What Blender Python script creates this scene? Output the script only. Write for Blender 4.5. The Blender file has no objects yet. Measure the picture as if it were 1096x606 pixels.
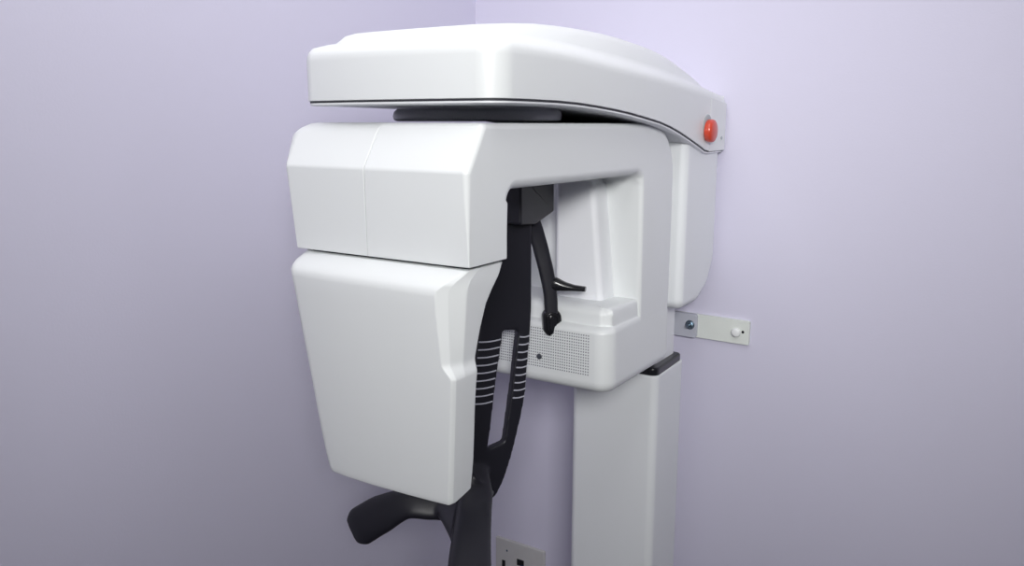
import bpy, bmesh, math, random
from mathutils import Vector, Matrix

random.seed(3)
SC = bpy.context.scene
COL = SC.collection
R = math.radians

# ------------------------------------------------------------------ materials
def new_mat(name):
    m = bpy.data.materials.new(name)
    m.use_nodes = True
    nt = m.node_tree
    return m, nt, nt.nodes['Principled BSDF']

def plastic(name, col, rough=0.35, spec=0.5, var=0.03, scale=6.0, bump=0.0, bscale=900.0, metal=0.0, coat=0.0):
    m, nt, b = new_mat(name)
    tc = nt.nodes.new('ShaderNodeTexCoord')
    nz = nt.nodes.new('ShaderNodeTexNoise')
    nz.inputs['Scale'].default_value = scale
    nz.inputs['Detail'].default_value = 3
    nt.links.new(tc.outputs['Object'], nz.inputs['Vector'])
    mx = nt.nodes.new('ShaderNodeMix'); mx.data_type = 'RGBA'
    a = [max(0, c * (1 - var)) for c in col]; d = [min(1, c * (1 + var)) for c in col]
    mx.inputs[6].default_value = (*a, 1); mx.inputs[7].default_value = (*d, 1)
    nt.links.new(nz.outputs['Fac'], mx.inputs[0])
    nt.links.new(mx.outputs[2], b.inputs['Base Color'])
    b.inputs['Roughness'].default_value = rough
    b.inputs['Metallic'].default_value = metal
    b.inputs['Specular IOR Level'].default_value = spec
    b.inputs['Coat Weight'].default_value = coat
    b.inputs['Coat Roughness'].default_value = 0.12
    if bump > 0:
        n2 = nt.nodes.new('ShaderNodeTexNoise'); n2.inputs['Scale'].default_value = bscale
        n2.inputs['Detail'].default_value = 2
        nt.links.new(tc.outputs['Object'], n2.inputs['Vector'])
        bp = nt.nodes.new('ShaderNodeBump'); bp.inputs['Strength'].default_value = bump
        bp.inputs['Distance'].default_value = 0.001
        nt.links.new(n2.outputs['Fac'], bp.inputs['Height'])
        nt.links.new(bp.outputs['Normal'], b.inputs['Normal'])
    return m

WHITE = plastic('white_plastic', (0.755, 0.775, 0.78), 0.38, 0.5, 0.012, 5, 0.05)
WHITE2 = plastic('white_plastic_matt', (0.76, 0.78, 0.785), 0.5, 0.4, 0.012, 5, 0.08)
COLW = plastic('white_powder_coat', (0.80, 0.82, 0.84), 0.5, 0.4, 0.012, 5, 0.08)
PANELM = plastic('panel_grey_white', (0.83, 0.84, 0.87), 0.45, 0.4, 0.012, 5)
BLACK = plastic('black_soft_plastic', (0.013, 0.0125, 0.019), 0.42, 0.45, 0.08, 14, 0.1)
BLACKG = plastic('black_gloss', (0.011, 0.011, 0.014), 0.22, 0.5, 0.05, 14)
DARK = plastic('dark_grey_bearing', (0.23, 0.23, 0.27), 0.35, 0.5, 0.04, 10)
GASKET = plastic('gasket_grey', (0.05, 0.05, 0.06), 0.6, 0.3, 0.04, 10)
RED = plastic('red_button_plastic', (0.58, 0.06, 0.028), 0.3, 0.5, 0.04, 20, 0, 1, 0, 0.3)
COLLAR = plastic('grey_collar', (0.36, 0.40, 0.42), 0.4, 0.5, 0.03, 20)
LINE = plastic('grip_line_grey', (0.45, 0.45, 0.52), 0.5, 0.3, 0.03, 20)
HOLE = plastic('hole_dark', (0.19, 0.19, 0.22), 0.6, 0.3, 0.03, 20)
LENS = plastic('lens_grey', (0.06, 0.065, 0.08), 0.25, 0.5, 0.03, 20)
ALU = plastic('brushed_aluminium_paint', (0.74, 0.77, 0.735), 0.45, 0.5, 0.04, 30, 0.05)
ALU2 = plastic('grey_bracket_paint', (0.52, 0.53, 0.60), 0.45, 0.5, 0.03, 30, 0.05)
ZINC = plastic('zinc_bolt', (0.22, 0.28, 0.33), 0.25, 0.5, 0.08, 60, 0, 1, 0.85)
CAPW = plastic('white_bolt_cap', (0.82, 0.83, 0.83), 0.4, 0.5, 0.02, 20)
SOCK = plastic('outlet_cream', (0.56, 0.55, 0.55), 0.45, 0.4, 0.03, 40)
SLOT = plastic('slot_black', (0.008, 0.008, 0.01), 0.5, 0.3, 0.03, 20)
JACKB = plastic('jack_blue', (0.01, 0.035, 0.12), 0.4, 0.4, 0.03, 20)

def wall_mat(name, col):
    m = plastic(name, col, 0.62, 0.3, 0.02, 1.6, 0.18, 260)
    return m
WALL = wall_mat('lavender_wall_paint', (0.66, 0.638, 0.775))
FLOORM = plastic('vinyl_floor', (0.05, 0.042, 0.055), 0.5, 0.4, 0.15, 8)
CEILM = plastic('ceiling_paint', (0.78, 0.78, 0.80), 0.7, 0.2, 0.02, 3)

# ------------------------------------------------------------------ helpers
def link(name, bm, mat, parent=None, wn=True, ang=42, mats=None):
    bmesh.ops.recalc_face_normals(bm, faces=bm.faces[:])
    me = bpy.data.meshes.new(name)
    bm.to_mesh(me); bm.free()
    for mm in (mats or [mat]):
        me.materials.append(mm)
    for p in me.polygons:
        p.use_smooth = True
    me.set_sharp_from_angle(angle=R(ang))
    o = bpy.data.objects.new(name, me)
    COL.objects.link(o)
    if parent is not None:
        o.parent = parent
        if parent.parent is None:
            o.matrix_parent_inverse = Matrix.Translation(-Vector(parent.location))
    if wn:
        w = o.modifiers.new('wn', 'WEIGHTED_NORMAL'); w.keep_sharp = True; w.weight = 60
    return o

def thing(name, label, cat, loc=(0, 0, 0)):
    o = bpy.data.objects.new(name, None)
    COL.objects.link(o)
    o.location = loc
    o.empty_display_size = 0.1
    o['label'] = label; o['category'] = cat
    return o

def rpoly(pts, seg=6):
    """rounded polygon: pts = (u, v, radius)"""
    out = []
    n = len(pts)
    for i in range(n):
        p = Vector(pts[i][:2]); r = pts[i][2] if len(pts[i]) > 2 else 0
        a = Vector(pts[i - 1][:2]); b = Vector(pts[(i + 1) % n][:2])
        if r <= 0:
            out.append(p); continue
        d0 = (a - p).normalized(); d1 = (b - p).normalized()
        ang = d0.angle(d1)
        t = r / math.tan(ang / 2)
        t = min(t, 0.49 * (a - p).length, 0.49 * (b - p).length)
        rr = t * math.tan(ang / 2)
        c = p + (d0 + d1).normalized() * (rr / math.sin(ang / 2))
        s = p + d0 * t - c; e = p + d1 * t - c
        a0 = math.atan2(s.y, s.x); a1 = math.atan2(e.y, e.x)
        da = (a1 - a0 + math.pi) % (2 * math.pi) - math.pi
        for k in range(seg + 1):
            w = a0 + da * k / seg
            out.append(c + Vector((math.cos(w), math.sin(w))) * rr)
    return out

def area2(o):
    return sum(o[i].x * o[(i + 1) % len(o)].y - o[(i + 1) % len(o)].x * o[i].y for i in range(len(o)))

def inset(outline, dist):
    n = len(outline); sg = 1 if area2(outline) > 0 else -1
    res = []
    for i in range(n):
        p = outline[i]; a = outline[i - 1]; b = outline[(i + 1) % n]
        e0 = (p - a); e1 = (b - p)
        e0 = e0.normalized() if e0.length > 1e-9 else e1.normalized()
        e1 = e1.normalized() if e1.length > 1e-9 else e0
        n0 = Vector((-e0.y, e0.x)) * sg; n1 = Vector((-e1.y, e1.x)) * sg
        m = (n0 + n1)
        m = m.normalized() if m.length > 1e-6 else n0
        c = max(0.35, m.dot(n0))
        d = dist(i, p) if callable(dist) else dist
        res.append(p + m * (d / c))
    return res

AX = {'x': lambda u, v, w: (w, u, v), 'y': lambda u, v, w: (u, w, v), 'z': lambda u, v, w: (u, v, w)}

def bridge(bm, rings, cap0=True, cap1=True):
    vs = [[bm.verts.new(p) for p in r] for r in rings]
    n = len(vs[0])
    for a, b in zip(vs, vs[1:]):
        for i in range(n):
            bm.faces.new((a[i], a[(i + 1) % n], b[(i + 1) % n], b[i]))
    if cap0: bm.faces.new(vs[0][::-1])
    if cap1: bm.faces.new(vs[-1])
    return vs

def pillow(bm, outline, axis, w0, w1, r0=0.004, r1=0.004, rf=None, seg=4):
    f = AX[axis]; rings = []
    def ring(k, r, w, s):
        a = k / seg * math.pi / 2
        rr = (lambda i, p: (rf(p) if rf else 1) * r * (1 - math.sin(a)))
        o = inset(outline, rr)
        return [f(p.x, p.y, w + s * r * (rf(outline[i]) if rf else 1) * (1 - math.cos(a))) for i, p in enumerate(o)]
    for k in range(seg + 1):
        rings.append(ring(k, r0, w0, 1))
    for k in range(seg, -1, -1):
        rings.append(ring(k, r1, w1, -1))
    bridge(bm, rings)
    return bm

def box(bm, x0, x1, y0, y1, z0, z1, r=0.003, seg=3, axis='z'):
    if axis == 'z':
        pillow(bm, rpoly([(x0, y0, r), (x1, y0, r), (x1, y1, r), (x0, y1, r)], seg), 'z', z0, z1, r, r, seg=seg)
    elif axis == 'y':
        pillow(bm, rpoly([(x0, z0, r), (x1, z0, r), (x1, z1, r), (x0, z1, r)], seg), 'y', y0, y1, r * .6, r * .6, seg=seg)
    else:
        pillow(bm, rpoly([(y0, z0, r), (y1, z0, r), (y1, z1, r), (y0, z1, r)], seg), 'x', x0, x1, r * .6, r * .6, seg=seg)
    return bm

def lathe(bm, prof, c, axis='z', seg=48):
    """prof = (radius, height along axis)"""
    rings = []
    for rad, hh in prof:
        ring = []
        for k in range(seg):
            t = 2 * math.pi * k / seg
            u, v = rad * math.cos(t), rad * math.sin(t)
            if axis == 'z': p = (c[0] + u, c[1] + v, c[2] + hh)
            elif axis == 'x': p = (c[0] + hh, c[1] + u, c[2] + v)
            else: p = (c[0] + u, c[1] + hh, c[2] + v)
            ring.append(p)
        rings.append(ring)
    bridge(bm, rings)
    return bm

def catmull(pts, n=8):
    P = [Vector(p) for p in pts]
    P = [P[0] * 2 - P[1]] + P + [P[-1] * 2 - P[-2]]
    out = []
    for i in range(1, len(P) - 2):
        for k in range(n):
            t = k / n
            out.append(0.5 * (2 * P[i] + (P[i + 1] - P[i - 1]) * t + (2 * P[i - 1] - 5 * P[i] + 4 * P[i + 1] - P[i + 2]) * t * t
                              + (3 * P[i] - P[i - 1] - 3 * P[i + 1] + P[i + 2]) * t ** 3))
    out.append(P[-2])
    return out

def sweep(bm, pts, wid, thk, up, n=8, seg=16, power=2.6):
    """superelliptic tube along a smooth path; wid/thk = half sizes per control point, up = thin direction"""
    path = catmull(pts, n)
    def interp(a, t):
        i = min(int(t), len(a) - 2); return a[i] + (a[i + 1] - a[i]) * (t - i)
    rings = []
    N = len(path)
    for i, p in enumerate(path):
        t = i / (N - 1) * (len(pts) - 1)
        tan = (path[min(i + 1, N - 1)] - path[max(i - 1, 0)]).normalized()
        u0 = Vector(up) if not isinstance(up, list) else interp([Vector(q) for q in up], t)
        side = tan.cross(u0).normalized(); u = side.cross(tan).normalized()
        w = interp(wid, t); h = interp(thk, t)
        ring = []
        for k in range(seg):
            a = 2 * math.pi * k / seg
            c, s = math.cos(a), math.sin(a)
            ring.append(p + side * (w * math.copysign(abs(c) ** (2 / power), c)) + u * (h * math.copysign(abs(s) ** (2 / power), s)))
        rings.append(ring)
    bridge(bm, rings)
    return bm

def lerp(tab, x):
    if x <= tab[0][0]: return tab[0][1]
    for (a, b), (c, d) in zip(tab, tab[1:]):
        if x <= c: return b + (d - b) * (x - a) / (c - a)
    return tab[-1][1]

def smooth_tab(tab, x):
    """monotone-ish catmull interpolation of a table"""
    xs = [t[0] for t in tab]; ys = [t[1] for t in tab]
    if x <= xs[0]: return ys[0]
    if x >= xs[-1]: return ys[-1]
    i = max(k for k in range(len(xs)) if xs[k] <= x); i = min(i, len(xs) - 2)
    h = xs[i + 1] - xs[i]; t = (x - xs[i]) / h
    m0 = (ys[i + 1] - ys[i - 1]) / (xs[i + 1] - xs[i - 1]) if i > 0 else (ys[i + 1] - ys[i]) / h
    m1 = (ys[i + 2] - ys[i]) / (xs[i + 2] - xs[i]) if i < len(xs) - 2 else (ys[i + 1] - ys[i]) / h
    return ((2 * t ** 3 - 3 * t * t + 1) * ys[i] + (t ** 3 - 2 * t * t + t) * h * m0 + (-2 * t ** 3 + 3 * t * t) * ys[i + 1] + (t ** 3 - t * t) * h * m1)

def struct(name, x0, x1, y0, y1, z0, z1, mat):
    bm = bmesh.new()
    pillow(bm, [Vector((x0, y0)), Vector((x1, y0)), Vector((x1, y1)), Vector((x0, y1))], 'z', z0, z1, 0, 0, seg=1)
    bmesh.ops.remove_doubles(bm, verts=bm.verts[:], dist=1e-6)
    o = link(name, bm, mat, wn=False)
    o['kind'] = 'structure'
    return o

# ------------------------------------------------------------------ room
LX = -1.196      # left wall plane
H = 2.45
struct('floor', LX - .1, 1.7, -4.4, 0.1, -0.1, 0, FLOORM)
struct('ceiling', LX - .1, 1.7, -4.4, 0.1, H, H + .1, CEILM)
struct('wall_left', LX - .1, LX, -4.4, 0.1, 0, H, WALL)
struct('wall_right', LX, 1.7, 0.0, 0.1, 0, H, WALL)

# ------------------------------------------------------------------ the X-ray machine
M = thing('dental_xray_machine', 'large white dental X-ray machine with a C-shaped arm hanging from a curved overhead housing', 'X-ray machine', (-0.66, -0.21, 0))

# column
bm = bmesh.new()
pillow(bm, rpoly([(-.795, -.226, .016), (-.602, -.226, .016), (-.606, -.075, .012), (-.795, -.075, .012)], 6), 'z', 0.0, 1.000, .001, .003)
column = link('column', bm, COLW, M)
bm = bmesh.new()
pillow(bm, rpoly([(-.791, -.222, .016), (-.605, -.222, .016), (-.609, -.079, .012), (-.791, -.079, .012)], 6), 'z', .998, 1.015, .001, .004)
link('column_cap', bm, BLACKG, M)['label'] = 'black plastic cap on the column'
bm = bmesh.new()
pillow(bm, rpoly([(-.78, -.190, .006), (-.622, -.190, .006), (-.622, -.09, .006), (-.78, -.09, .006)], 4), 'z', 1.012, 1.2, .001, .001)
link('inner_column', bm, PANELM, M)

# carriage box behind the arm
bm = bmesh.new()
prof = rpoly([(-.195, 1.47, .018), (-.195, 1.132, .020), (-.10, 1.134, .05), (-.045, 1.160, .05), (-.010, 1.215, .05), (-.010, 1.47, .018)], 6)
pillow(bm, prof, 'x', -.86, -.571, .016, .016, seg=5)
carriage = link('carriage', bm, COLW, M)

# overhead housing
bot = [(-.90, 1.5235), (-.70, 1.5225), (-.60, 1.518), (-.50, 1.5105), (-.42, 1.502), (-.34, 1.492), (-.27, 1.4785), (-.205, 1.463), (-.15, 1.449), (-.117, 1.440), (-.10, 1.438), (0, 1.438)]
brk = [(-.90, 1.590), (-.70, 1.588), (-.60, 1.583), (-.387, 1.571), (-.167, 1.556), (-.08, 1.549), (0, 1.540)]
OV = rpoly([(-.880, -.006, .004), (-.881, -.40, 0), (-.884, -.65, 0), (-.888, -.80, 0), (-.887, -.858, .05), (-.80, -.868, 0), (-.726, -.870, 0), (-.65, -.868, 0), (-.553, -.858, .040), (-.552, -.79, 0),
            (-.5525, -.72, 0), (-.553, -.66, 0), (-.554, -.60, 0), (-.5545, -.54, 0), (-.555, -.48, 0), (-.556, -.42, 0), (-.557, -.36, 0), (-.558, -.31, 0), (-.559, -.27, 0), (-.560, -.23, 0), (-.561, -.19, 0), (-.562, -.15, 0), (-.563, -.117, 0), (-.5635, -.095, 0), (-.5655, -.006, .004)], 8)
def zfun(tab): return lambda p: smooth_tab(tab, p.y)
zb, zk = zfun(bot), zfun(brk)
bm = bmesh.new()
rings = []
def ovring(d, zf):
    # the insets stay on the wall plane at the back
    if d > .014:
        hw, L, xc = .17, .86, -.724
        o = [Vector((xc + (p.x - xc) * (hw - d) / hw, p.y * (L - d) / L)) for p in OV]
    else:
        o = inset(OV, d)
    res = []
    for p, q in zip(OV, o):
        y = min(q.y, -.006) if p.y < -.02 else p.y
        res.append((q.x, y, zf(p)))
    return res
for d in (.165, .12, .07, .03, .012): rings.append(ovring(d, lambda p: zb(p) + .002))
rings.append(ovring(.001, lambda p: zb(p) + .002))
rings.append(ovring(.0, lambda p: zb(p) + .003))
rings.append(ovring(.0, lambda p: zk(p) - .012))
rings.append(ovring(.0008, lambda p: zk(p) - .005))
rings.append(ovring(.003, lambda p: zk(p) + .001))
rings.append(ovring(.009, lambda p: zk(p) + .007))
ZD = [(-.90, 1.618), (-.84, 1.624), (-.75, 1.633), (-.65, 1.638), (-.53, 1.640), (-.42, 1.638), (-.30, 1.630), (-.20, 1.615), (-.12, 1.595), (-.06, 1.574), (0, 1.553)]
def crown(f):
    return lambda p: max(zk(p) + .009, (1 - f) * (zk(p) + .010) + f * smooth_tab(ZD, p.y))
for d, f in ((.020, .06), (.030, .16), (.033, .27), (.040, .62), (.052, .82), (.075, .95), (.115, 1.0), (.15, 1.02)):
    rings.append(ovring(d, crown(f)))
bridge(bm, rings)
housing = link('overhead_housing', bm, WHITE, M, ang=50)
# underside pan with a dark gasket line
bm = bmesh.new()
bridge(bm, [ovring(d, lambda p: zb(p) - .0045) for d in (.165, .14, .11, .08, .05, .03)] + [ovring(.008, lambda p: zb(p) - .0045), ovring(.004, lambda p: zb(p) - .0042), ovring(.0025, lambda p: zb(p) - .0028), ovring(.0025, lambda p: zb(p) + .0002), ovring(.008, lambda p: zb(p) + .0006)] + [ovring(d, lambda p: zb(p) + .0006) for d in (.03, .07, .12, .165)])
link('underside_pan', bm, PANELM, housing)
bm = bmesh.new()
bridge(bm, [ovring(d, lambda p: zb(p) - .001) for d in (.165, .12, .07, .03)] + [ovring(.0035, lambda p: zb(p) - .001), ovring(.002, lambda p: zb(p) - .0006), ovring(.002, lambda p: zb(p) + .0025), ovring(.006, lambda p: zb(p) + .004)] + [ovring(d, lambda p: zb(p) + .004) for d in (.03, .07, .12, .165)])
link('gasket', bm, GASKET, housing)
# end panel with the stop button
bm = bmesh.new()
pillow(bm, rpoly([(-.098, 1.4385, .003), (-.0065, 1.4385, .003), (-.0065, 1.534, .003), (-.098, 1.5435, .003)], 4), 'x', -.59, -.5628, .001, .0016, seg=3)
endp = link('end_panel', bm, WHITE, housing)
bm = bmesh.new()
cs = (-.563, -.117, 1.482)
lathe(bm, [(.0235, -.004), (.0235, .0012), (.0215, .0025), (.012, .0025)], (cs[0], cs[1] + .001, cs[2] + .005), 'x', 40)
col_ = link('button_collar', bm, COLLAR, housing)
col_['label'] = 'grey button collar'
bm = bmesh.new()
lathe(bm, [(.019, .001), (.021, .002), (.0222, .0045), (.0222, .0110), (.0208, .0145), (.017, .0168), (.010, .0180), (.003, .0183)], (cs[0], cs[1], cs[2] - .003), 'x', 40)
btn = link('stop_button', bm, RED, housing); btn['label'] = 'red emergency stop button'
bm = bmesh.new()
lathe(bm, [(.0035, -.002), (.0035, .0012), (.0025, .0018)], (-.5628, -.030, 1.464), 'x', 20)
link('indicator', bm, COLLAR, housing)

# bearing under the housing
bm = bmesh.new()
lathe(bm, [(.10, -.022), (.122, -.022), (.127, -.020), (.1285, -.015), (.127, -.009), (.1245, -.006), (.122, -.0045), (.122, .002), (.06, .004)], (-.738, -.640, 1.520), 'z', 96)
bearing = link('bearing_ring', bm, DARK, M)
bearing['label'] = 'dark grey bearing ring'

# ------------------------------------------------------------------ C arm
CP = [(-.852, 1.4965, .012), (-.888, 1.438, .010), (-.886, 1.3220, .002), (-.802, 1.3220, .002), (-.796, 1.36, 0), (-.794, 1.411, .018),
      (-.60, 1.409, 0), (-.378, 1.408, .022), (-.376, 1.30, 0), (-.374, 1.16, 0), (-.372, 1.080, .014), (-.238, 1.080, .02), (-.236, 1.30, 0), (-.238, 1.4935, .11)]
# keep the arcs fine
CO = rpoly(CP, 8)
def crim(p):
    if -.80 < p.x < -.37 and 1.395 < p.y < 1.42: return 1.7
    if p.x > -.30: return 1.2
    if p.y < 1.33 and p.x < -.78: return .12
    return 1.0
def taper(bm):
    for v in bm.verts:
        if v.co.y < -.78 and v.co.z < 1.43 and v.co.x < -.75:
            v.co.x += (1.43 - v.co.z) * .17 * min(1, (-.75 - v.co.x) / .12)
XS = -.7445
bm = bmesh.new()
pillow(bm, CO, 'x', XS + .0006, -.578, .0012, .0085, crim, 5)
arm = link('c_arm', bm, WHITE, M)
bm = bmesh.new()
def crim2(p):
    if p.y < 1.33 and p.x < -.78: return .15
    return 1.0 if p.y < 1.45 else 1.0
CP2 = [(-.852, 1.4965, .03)] + CP[1:]
def crim3(p):
    if p.y < 1.33 and p.x < -.78: return .15
    return 1 + 1.5 * max(0.0, min(1.0, (p.y - 1.450) / .045)) ** 2 if p.x < -.6 else 1.0
pillow(bm, rpoly(CP2, 8), 'x', -.897, XS - .0006, .0115, .0012, lambda p: crim3(p), 6)
for v in bm.verts:
    if v.co.x < -.85: v.co.x -= .020 * max(0.0, min(1.0, (v.co.z - 1.438) / .03)) * (-.85 - v.co.x) / .047
taper(bm)
link('side_cover', bm, WHITE, arm)

# dark parting line between upper head and lower cover
bm = bmesh.new()
pillow(bm, rpoly([(-.866, -.876, .012), (-.588, -.876, .008), (-.588, -.812, .006), (-.866, -.812, .006)], 4), 'z', 1.308, 1.326, 0.0005, 0.0005)
link('parting_seal', bm, GASKET, arm)

# lower block of the far leg (control housing)
bm = bmesh.new()
def plan(x0, x1, y0, y1, rf, rb, seg=8):
    return rpoly([(x0, y0, rf), (x1, y0, rf), (x1, y1, rb), (x0, y1, rb)], seg)
def fr(k):
    # only the front is stepped back; the sides stay flush with the leg
    return lambda i, p: k * max(0.0, min(1.0, (-.452 - p.y) / .028))
def ring_z(o, z): return [(p.x, p.y, z) for p in o]
base = plan(-.874, -.5765, -.494, -.236, .030, .012)
bridge(bm, [ring_z(inset(base, .016), 1.0425), ring_z(inset(base, .009), 1.0445), ring_z(inset(base, .0035), 1.0495), ring_z(inset(base, .0006), 1.0560), ring_z(base, 1.063),
            ring_z(base, 1.146), ring_z(inset(base, fr(.0012)), 1.1505), ring_z(inset(base, fr(.005)), 1.1545), ring_z(inset(base, fr(.011)), 1.1565), ring_z(inset(base, fr(.0150)), 1.1575),
            ring_z(inset(base, fr(.0165)), 1.160), ring_z(inset(base, fr(.0170)), 1.174), ring_z(inset(base, fr(.0185)), 1.180), ring_z(inset(base, fr(.023)), 1.1845), ring_z(inset(base, fr(.031)), 1.187), ring_z(inset(base, fr(.045)), 1.1885)])
for v in bm.verts:
    if v.co.x > -.70: v.co.x -= max(0.0, v.co.z - 1.063) / .1255 * .0022
block = link('control_housing', bm, WHITE, M)
bm = bmesh.new()
for i in range(50):
    for j in range(15):
        x = -.838 + i * .00452; z = 1.0745 + j * .0049
        rings = []
        vs = [bm.verts.new((x + .0013 * math.cos(k * math.pi / 3), -.49425, z + .0013 * math.sin(k * math.pi / 3))) for k in range(6)]
        vb = [bm.verts.new((v.co.x, -.4935, v.co.z)) for v in vs]
        bm.faces.new(vs)
        for k in range(6): bm.faces.new((vs[k], vb[k], vb[(k + 1) % 6], vs[(k + 1) % 6]))
link('speaker_grille', bm, HOLE, block, wn=False)
bm = bmesh.new()
lathe(bm, [(.0052, .003), (.0052, -.0012), (.0042, -.002), (.001, -.0022)], (-.713, -.494, 1.092), 'y', 24)
link('sensor_lens', bm, LENS, block)

# detector window panel on the far leg
bm = bmesh.new()
pp = rpoly([(-.726, 1.18, .012), (-.628, 1.18, .012), (-.649, 1.404, .024), (-.726, 1.404, .012)], 6)
pillow(bm, pp, 'y', -.424, -.375, .011, .001, None, 3)
link('detector_window', bm, PANELM, arm)

# lower cover of the near head
xl = [(.995, -.822), (1.002, -.829), (1.075, -.8435), (1.143, -.8535), (1.211, -.8645), (1.278, -.8745), (1.30, -.8795), (1.32, -.8785)]
yb = [(.995, -.858), (1.07, -.858), (1.14, -.861), (1.19, -.8595), (1.235, -.850), (1.262, -.843), (1.285, -.828), (1.305, -.811), (1.3185, -.804)]
def head_ring(z, yf, dz=0.0):
    """plan of the lower cover at height z; yf = front plane"""
    x0 = smooth_tab(xl, z); yB = smooth_tab(yb, z)
    scoop = max(0.0, min(1.0, (z - 1.183) / .020)); scoop = scoop * scoop * (3 - 2 * scoop)
    top = max(0.0, min(1.0, (1.318 - z) / .022))
    x1 = -.5805 - max(0, 1.20 - z) * .075 - .007 * scoop * max(0.0, min(1.0, (1.30 - z) / .11))
    k = scoop * top * (.35 + .65 * max(0.0, min(1.0, (z - 1.19) / .09)))
    ax = x1 - .021 * k - .004; by = yf + .006 + .008 * k
    sag = .010
    pts = [(x0 + .006, yB, .008), (x0, yf + .020, .006), (x0 + .012, yf + sag * .75, .02), (x0 + .05, yf + sag * .36, 0), (x0 + .10, yf + sag * .1, 0), (x0 + .16, yf, 0),
           (ax - .03, yf, 0), (ax, yf + .0005, .004), (ax + .0035 + .008 * k, by - .002 * k, .004), (x1, by + .018, .008), (x1, yB, .008)]
    o = rpoly(pts, 4)
    # underside: deepest at the near right corner, rising to the left and to the back
    def low(p):
        return z
    t = max(0.0, (1.06 - z) / .058)
    return [(p.x, p.y, z + t * ((p.x + .83) * .045 + (p.y + .905) * .2)) for p in o]
levels = [(1.3185, -.884), (1.3175, -.8865), (1.3060, -.9085), (1.3005, -.9145), (1.2955, -.9180), (1.288, -.9190), (1.27, -.9185), (1.24, -.918), (1.218, -.9175), (1.208, -.917), (1.204, -.917), (1.2005, -.917), (1.197, -.9165), (1.1935, -.9165), (1.190, -.9165), (1.1865, -.916), (1.183, -.916),
          (1.171, -.9155), (1.168, -.9155), (1.165, -.915), (1.162, -.915), (1.158, -.915), (1.150, -.9145), (1.13, -.914), (1.10, -.913), (1.06, -.911), (1.03, -.9095), (1.012, -.9085), (1.006, -.9082), (1.0032, -.9070), (1.002, -.904)]
levels = [(z, -.9185 + (1.27 - z) * .0375 if 1.02 < z < 1.28 else y) for z, y in levels]
bm = bmesh.new()
rings = [head_ring(z, y) for z, y in levels]
last = rings[-1]
c = Vector((sum(p[0] for p in last) / len(last), sum(p[1] for p in last) / len(last), levels[-1][0] - .0005))
rings.append([tuple(Vector(p) * .9 + c * .1) for p in last])
bridge(bm, rings)
cover = link('lower_cover', bm, WHITE2, arm, ang=50)

# ------------------------------------------------------------------ patient support (black)
A = Vector((-.726, -.53, 0)); E_ = Vector((.5, .8660254, 0)); N_ = Vector((.8660254, -.5, 0))
def pl(u, z, n=0.0): return A + E_ * u + N_ * n + Vector((0, 0, z))
outer = rpoly([(.012, 1.375), (.0125, 1.25, .05), (.0125, 1.183, .05), (.009, 1.132, .05), (.000, 1.029, .05), (-.009, .987, .04), (-.026, .923, .04), (-.042, .880, .02), (-.060, .850, .02), (-.10, .850, .02), (-.108, .875, .02), (-.098, .912, .04),
               (-.094, 1.00, .04), (-.092, 1.075, .05), (-.086, 1.13, .04), (-.077, 1.191, .04), (-.050, 1.252, .05), (-.036, 1.31, .05), (-.034, 1.375)], 5)
slot = rpoly([(-.0425, 1.1535, .007), (-.0085, 1.150, .007), (-.012, 1.125, 0), (-.0215, 1.047, 0), (-.036, .950, .008), (-.0735, .941, .006), (-.068, .968, 0), (-.0545, 1.071, 0), (-.0435, 1.138, 0)], 4)
bm = bmesh.new()
def loop_edges(o):
    vs = [bm.verts.new((p.x, p.y, 0)) for p in o]
    return [bm.edges.new((vs[i], vs[(i + 1) % len(vs)])) for i in range(len(vs))]
es = loop_edges(inset(outer, -.0022)) + loop_edges(inset(slot, .0018))
bmesh.ops.triangle_fill(bm, edges=es, use_beauty=True, use_dissolve=False)
# drop any triangle that fell inside the slot
def inside(o, x, y):
    c = False
    for i in range(len(o)):
        a, b = o[i], o[i - 1]
        if (a.y > y) != (b.y > y) and x < (b.x - a.x) * (y - a.y) / (b.y - a.y) + a.x: c = not c
    return c
bad = [f for f in bm.faces if inside(slot, *f.calc_center_median()[:2])]
bmesh.ops.delete(bm, geom=bad, context='FACES_ONLY')
th = .016
ret = bmesh.ops.extrude_face_region(bm, geom=bm.faces[:])
for v in ret['geom']:
    if isinstance(v, bmesh.types.BMVert): v.co.z += th
for v in bm.verts:
    n = v.co.z - th / 2
    v.co = pl(v.co.x, v.co.y, n)
bmesh.ops.recalc_face_normals(bm, faces=bm.faces[:])
# two hand grips that grow out of the foot of the post
GU = (.62, -.58, .53)
sweep(bm, [(-.752, -.612, .890), (-.768, -.640, .860), (-.808, -.674, .856), (-.850, -.698, .860), (-.892, -.717, .838), (-.930, -.730, .810), (-.945, -.734, .799)], [.030, .028, .0215, .025, .033, .034, .023], [.010, .010, .010, .010, .010, .010, .007], [tuple(N_), (.75, -.55, .25)] + [GU] * 5, 8, 24, 2.8)
sweep(bm, [(-.7695, -.603, .925), (-.754, -.630, .880), (-.737, -.662, .858), (-.714, -.70, .840), (-.689, -.74, .818), (-.662, -.78, .793), (-.645, -.803, .776)], [.018, .030, .031, .0325, .035, .036, .022], [.006, .010, .010, .010, .010, .010, .007], [tuple(N_), (.75, -.55, .25)] + [GU] * 5, 8, 24, 2.8)
sweep(bm, [(-.800, -.664, .860), (-.777, -.674, .855), (-.752, -.687, .847), (-.726, -.706, .834), (-.708, -.730, .818)], [.018, .021, .022, .021, .016], [.008, .009, .009, .009, .008], GU, 8, 20, 2.8)
me = bpy.data.meshes.new('tmp'); bm.to_mesh(me); bm.free()
tmp = bpy.data.objects.new('tmp', me); COL.objects.link(tmp)
rm = tmp.modifiers.new('r', 'REMESH'); rm.mode = 'VOXEL'; rm.voxel_size = .0021
sm = tmp.modifiers.new('s', 'SMOOTH'); sm.factor = .5; sm.iterations = 16
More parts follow.
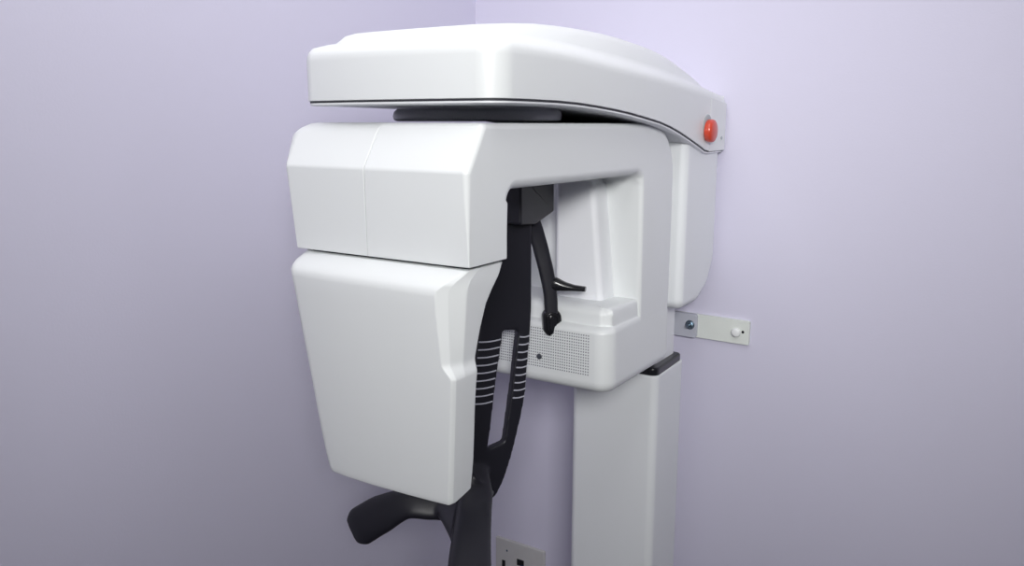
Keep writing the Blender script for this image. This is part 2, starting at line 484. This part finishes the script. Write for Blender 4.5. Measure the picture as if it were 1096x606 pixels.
dg = bpy.context.evaluated_depsgraph_get()
em = bpy.data.meshes.new_from_object(tmp.evaluated_get(dg))
bpy.data.objects.remove(tmp); bpy.data.meshes.remove(me)
bm = bmesh.new(); bm.from_mesh(em); bpy.data.meshes.remove(em)
post = link('patient_support', bm, BLACK, M, wn=False, ang=80)
post['label'] = 'black patient support with two hand grips'

# grip lines across both rails of the slot
def edge_u(o, z, left):
    xs = []
    for i in range(len(o)):
        a, b = o[i - 1], o[i]
        if (a.y - z) * (b.y - z) < 0: xs.append(a.x + (b.x - a.x) * (z - a.y) / (b.y - a.y))
    return min(xs) if left else max(xs)
for left in (True, False):
    bm = bmesh.new()
    for j in range(9):
        z = 1.137 - j * .0134
        if left: u0, u1 = edge_u(outer, z, True) - .0004, edge_u(slot, z, True) - .0015
        else: u0, u1 = edge_u(slot, z, False) + .0015, edge_u(outer, z, False) + .0004
        pts = [pl(u0 + (u1 - u0) * k / 4, z - .0015 * math.sin(math.pi * k / 4), th / 2 + .0006) for k in range(5)]
        sweep(bm, pts, [.0013] * 5, [.0010] * 5, tuple(N_), 2, 8, 2)
    link('grip_lines', bm, LINE, post, wn=False)['label'] = 'pale grey grip lines'

# block that carries the support under the arm
bm = bmesh.new()
pillow(bm, rpoly([(-.578, 1.415, .002), (-.578, 1.334, .006), (-.530, 1.330, .004), (-.470, 1.346, .004), (-.470, 1.415, .002)], 4), 'x', -.775, -.699, .004, .004, seg=3)
link('mounting_block', bm, BLACK, post)
# temple arm and pad
bm = bmesh.new()
sweep(bm, [(-.716, -.518, 1.345), (-.714, -.508, 1.318), (-.708, -.500, 1.285), (-.700, -.494, 1.245), (-.694, -.490, 1.205), (-.692, -.489, 1.165)], [.012, .0135, .0135, .0130, .0120, .0115], [.007] * 6, (.6, -.7, .3), 8, 14, 3)
link('temple_arm', bm, BLACK, post)
bm = bmesh.new()
def pad(w, h, n0, n1, r):
    o = rpoly([(-w, -h, r), (w, -h, r), (w, h, r), (-w, h, r)], 6)
    rings = []
    for d, n in ((r * .35, n0), (r * .08, n0 + .001), (0, n0 + .003), (0, n1 - .003), (r * .08, n1 - .001), (r * .35, n1)):
        rings.append([Vector((-.692, -.487, 1.155)) + Vector((.707, .707, 0)) * p.x + Vector((.707, -.707, 0)) * n + Vector((-.05, -.05, 1)) * p.y for p in inset(o, d)])
    bridge(bm, rings)
pad(.0165, .0250, -.010, .007, .0158)
pad(.0120, .0200, .006, .0100, .0115)
pad(.0075, .0150, .009, .0112, .0070)
link('temple_pad', bm, BLACKG, post)
bm = bmesh.new()
sweep(bm, [(-.706, -.490, 1.222), (-.697, -.487, 1.223), (-.688, -.484, 1.2225), (-.674, -.479, 1.2195), (-.657, -.473, 1.2175), (-.638, -.467, 1.2165)], [.009, .010, .010, .009, .008, .0075], [.010, .0125, .0125, .0085, .0055, .0045], (0, 0, 1), 6, 14, 2.2)
link('chin_support', bm, BLACKG, post)

# ------------------------------------------------------------------ bracket that ties the column to the wall
B = thing('wall_bracket', 'flat pale metal bracket bolted to the wall beside the white column', 'bracket', (-.60, 0, 1.058))
bm = bmesh.new()
pillow(bm, rpoly([(-.800, 1.0345, .002), (-.489, 1.0315, .003), (-.489, 1.0835, .003), (-.800, 1.0865, .002)], 3), 'y', -.0085, 0.0, .0007, .0005, seg=2)
link('wall_plate', bm, ALU, B)
bm = bmesh.new()
pillow(bm, rpoly([(-.79, 1.034, .003), (-.602, 1.0325, .007), (-.602, 1.0855, .007), (-.79, 1.087, .003)], 5), 'y', -.0165, -.008, .0012, .0005, seg=3)
# the tab turns back to the column
pillow(bm, rpoly([(-.095, 1.036, .002), (-.006, 1.036, .002), (-.006, 1.084, .002), (-.095, 1.084, .002)], 3), 'x', -.745, -.740, .0008, .0008, seg=2)
link('bracket_tab', bm, ALU2, B)
bm = bmesh.new()
lathe(bm, [(.0105, .001), (.0105, -.0015), (.0095, -.002), (.0045, -.002)], (-.617, -.0155, 1.061), 'y', 28)
hexo = [Vector((-.617 + .0078 * math.cos(k * math.pi / 3), 1.061 + .0078 * math.sin(k * math.pi / 3))) for k in range(6)]
pillow(bm, hexo, 'y', -.0245, -.0165, .0008, .0002, seg=2)
lathe(bm, [(.004, -.006), (.004, -.0155), (.003, -.0165)], (-.617, -.0155, 1.061), 'y', 20)
link('bolt', bm, ZINC, B)['label'] = 'dark zinc hex bolt'
bm = bmesh.new()
lathe(bm, [(.0098, .002), (.0098, -.004), (.0088, -.0062), (.0065, -.0075), (.002, -.008)], (-.5165, -.0085, 1.0565), 'y', 36)
link('bolt_cap', bm, CAPW, B)['label'] = 'round white bolt cap'
bm = bmesh.new()
lathe(bm, [(.0030, .002), (.0030, -.0004), (.002, -.0006)], (-.5025, -.0085, 1.059), 'y', 20)
link('screw_hole', bm, SLOT, B)

# ------------------------------------------------------------------ wall outlet
O = thing('wall_outlet', 'grey-white outlet plate low on the wall beside the foot of the column', 'outlet', (-1.063, 0, .345))
bm = bmesh.new()
pillow(bm, rpoly([(-1.1395, .285, .004), (-.9865, .285, .004), (-.9865, .4, .004), (-1.1395, .4, .004)], 4), 'y', -.0075, 0, .0035, .0003, seg=3)
plate = link('faceplate', bm, SOCK, O)
def bitbox(name, x0, x1, z0, z1, mat, d=.0082):
    bm = bmesh.new()
    pillow(bm, rpoly([(x0, z0, .0008), (x1, z0, .0008), (x1, z1, .0008), (x0, z1, .0008)], 2), 'y', -d, -.003, .0003, .0002, seg=2)
    return link(name, bm, mat, O)
bm = bmesh.new()
lathe(bm, [(.0028, .003), (.0028, -.0006), (.0015, -.0008)], (-1.102, -.0075, .369), 'y', 18)
link('screw', bm, ZINC, O)
f = bitbox('socket', -1.073, -1.029, .312, .362, SOCK, .0085)
j = bitbox('socket_opening', -1.070, -1.048, .338, .3565, SLOT, .0090)
j2 = bitbox('plug', -1.058, -1.049, .334, .342, JACKB, .0096)
bitbox('socket_slot', -1.118, -1.1075, .318, .338, SLOT, .0084)
bitbox('socket_slot', -1.020, -1.010, .316, .330, SLOT, .0084)

# ------------------------------------------------------------------ light
def area(name, loc, target, size, power, col=(1, 1, 1), sy=None):
    l = bpy.data.lights.new(name, 'AREA'); l.energy = power; l.color = col
    l.shape = 'RECTANGLE'; l.size = size; l.size_y = sy or size
    o = bpy.data.objects.new(name, l); COL.objects.link(o)
    o.location = loc
    o.rotation_euler = (Vector(target) - Vector(loc)).to_track_quat('-Z', 'Y').to_euler()
    return o
area('ceiling_light', (-.48, -1.10, H - .02), (-.48, -1.10, 0), 1.0, 12, (1, 1, .985), 1.2)
spot = area('second_ceiling_light', (.86, -2.75, H - .06), (-.62, -.40, 1.72), .9, 14.5, (1, 1, .985), .9)
spot.data.spread = R(58)
w = bpy.data.worlds.new('room_air'); SC.world = w; w.use_nodes = True
w.node_tree.nodes['Background'].inputs[0].default_value = (.88, .90, 1.0, 1)
w.node_tree.nodes['Background'].inputs[1].default_value = .10

# ------------------------------------------------------------------ camera
cam = bpy.data.cameras.new('camera'); cam.sensor_width = 36; cam.lens = 874 / 1096 * 36
cam.clip_start = .02
co = bpy.data.objects.new('camera', cam); COL.objects.link(co)
co.location = (0, -1.68, 1.5)
co.rotation_euler = (R(90 - 11.3), 0, R(33))
SC.camera = co
SC.view_settings.view_transform = 'Standard'
SC.view_settings.look = 'None'
SC.view_settings.gamma = 1
SC.view_settings.use_curve_mapping = False
SC.view_settings.exposure = -0.2
SC.cycles.max_bounces = 8
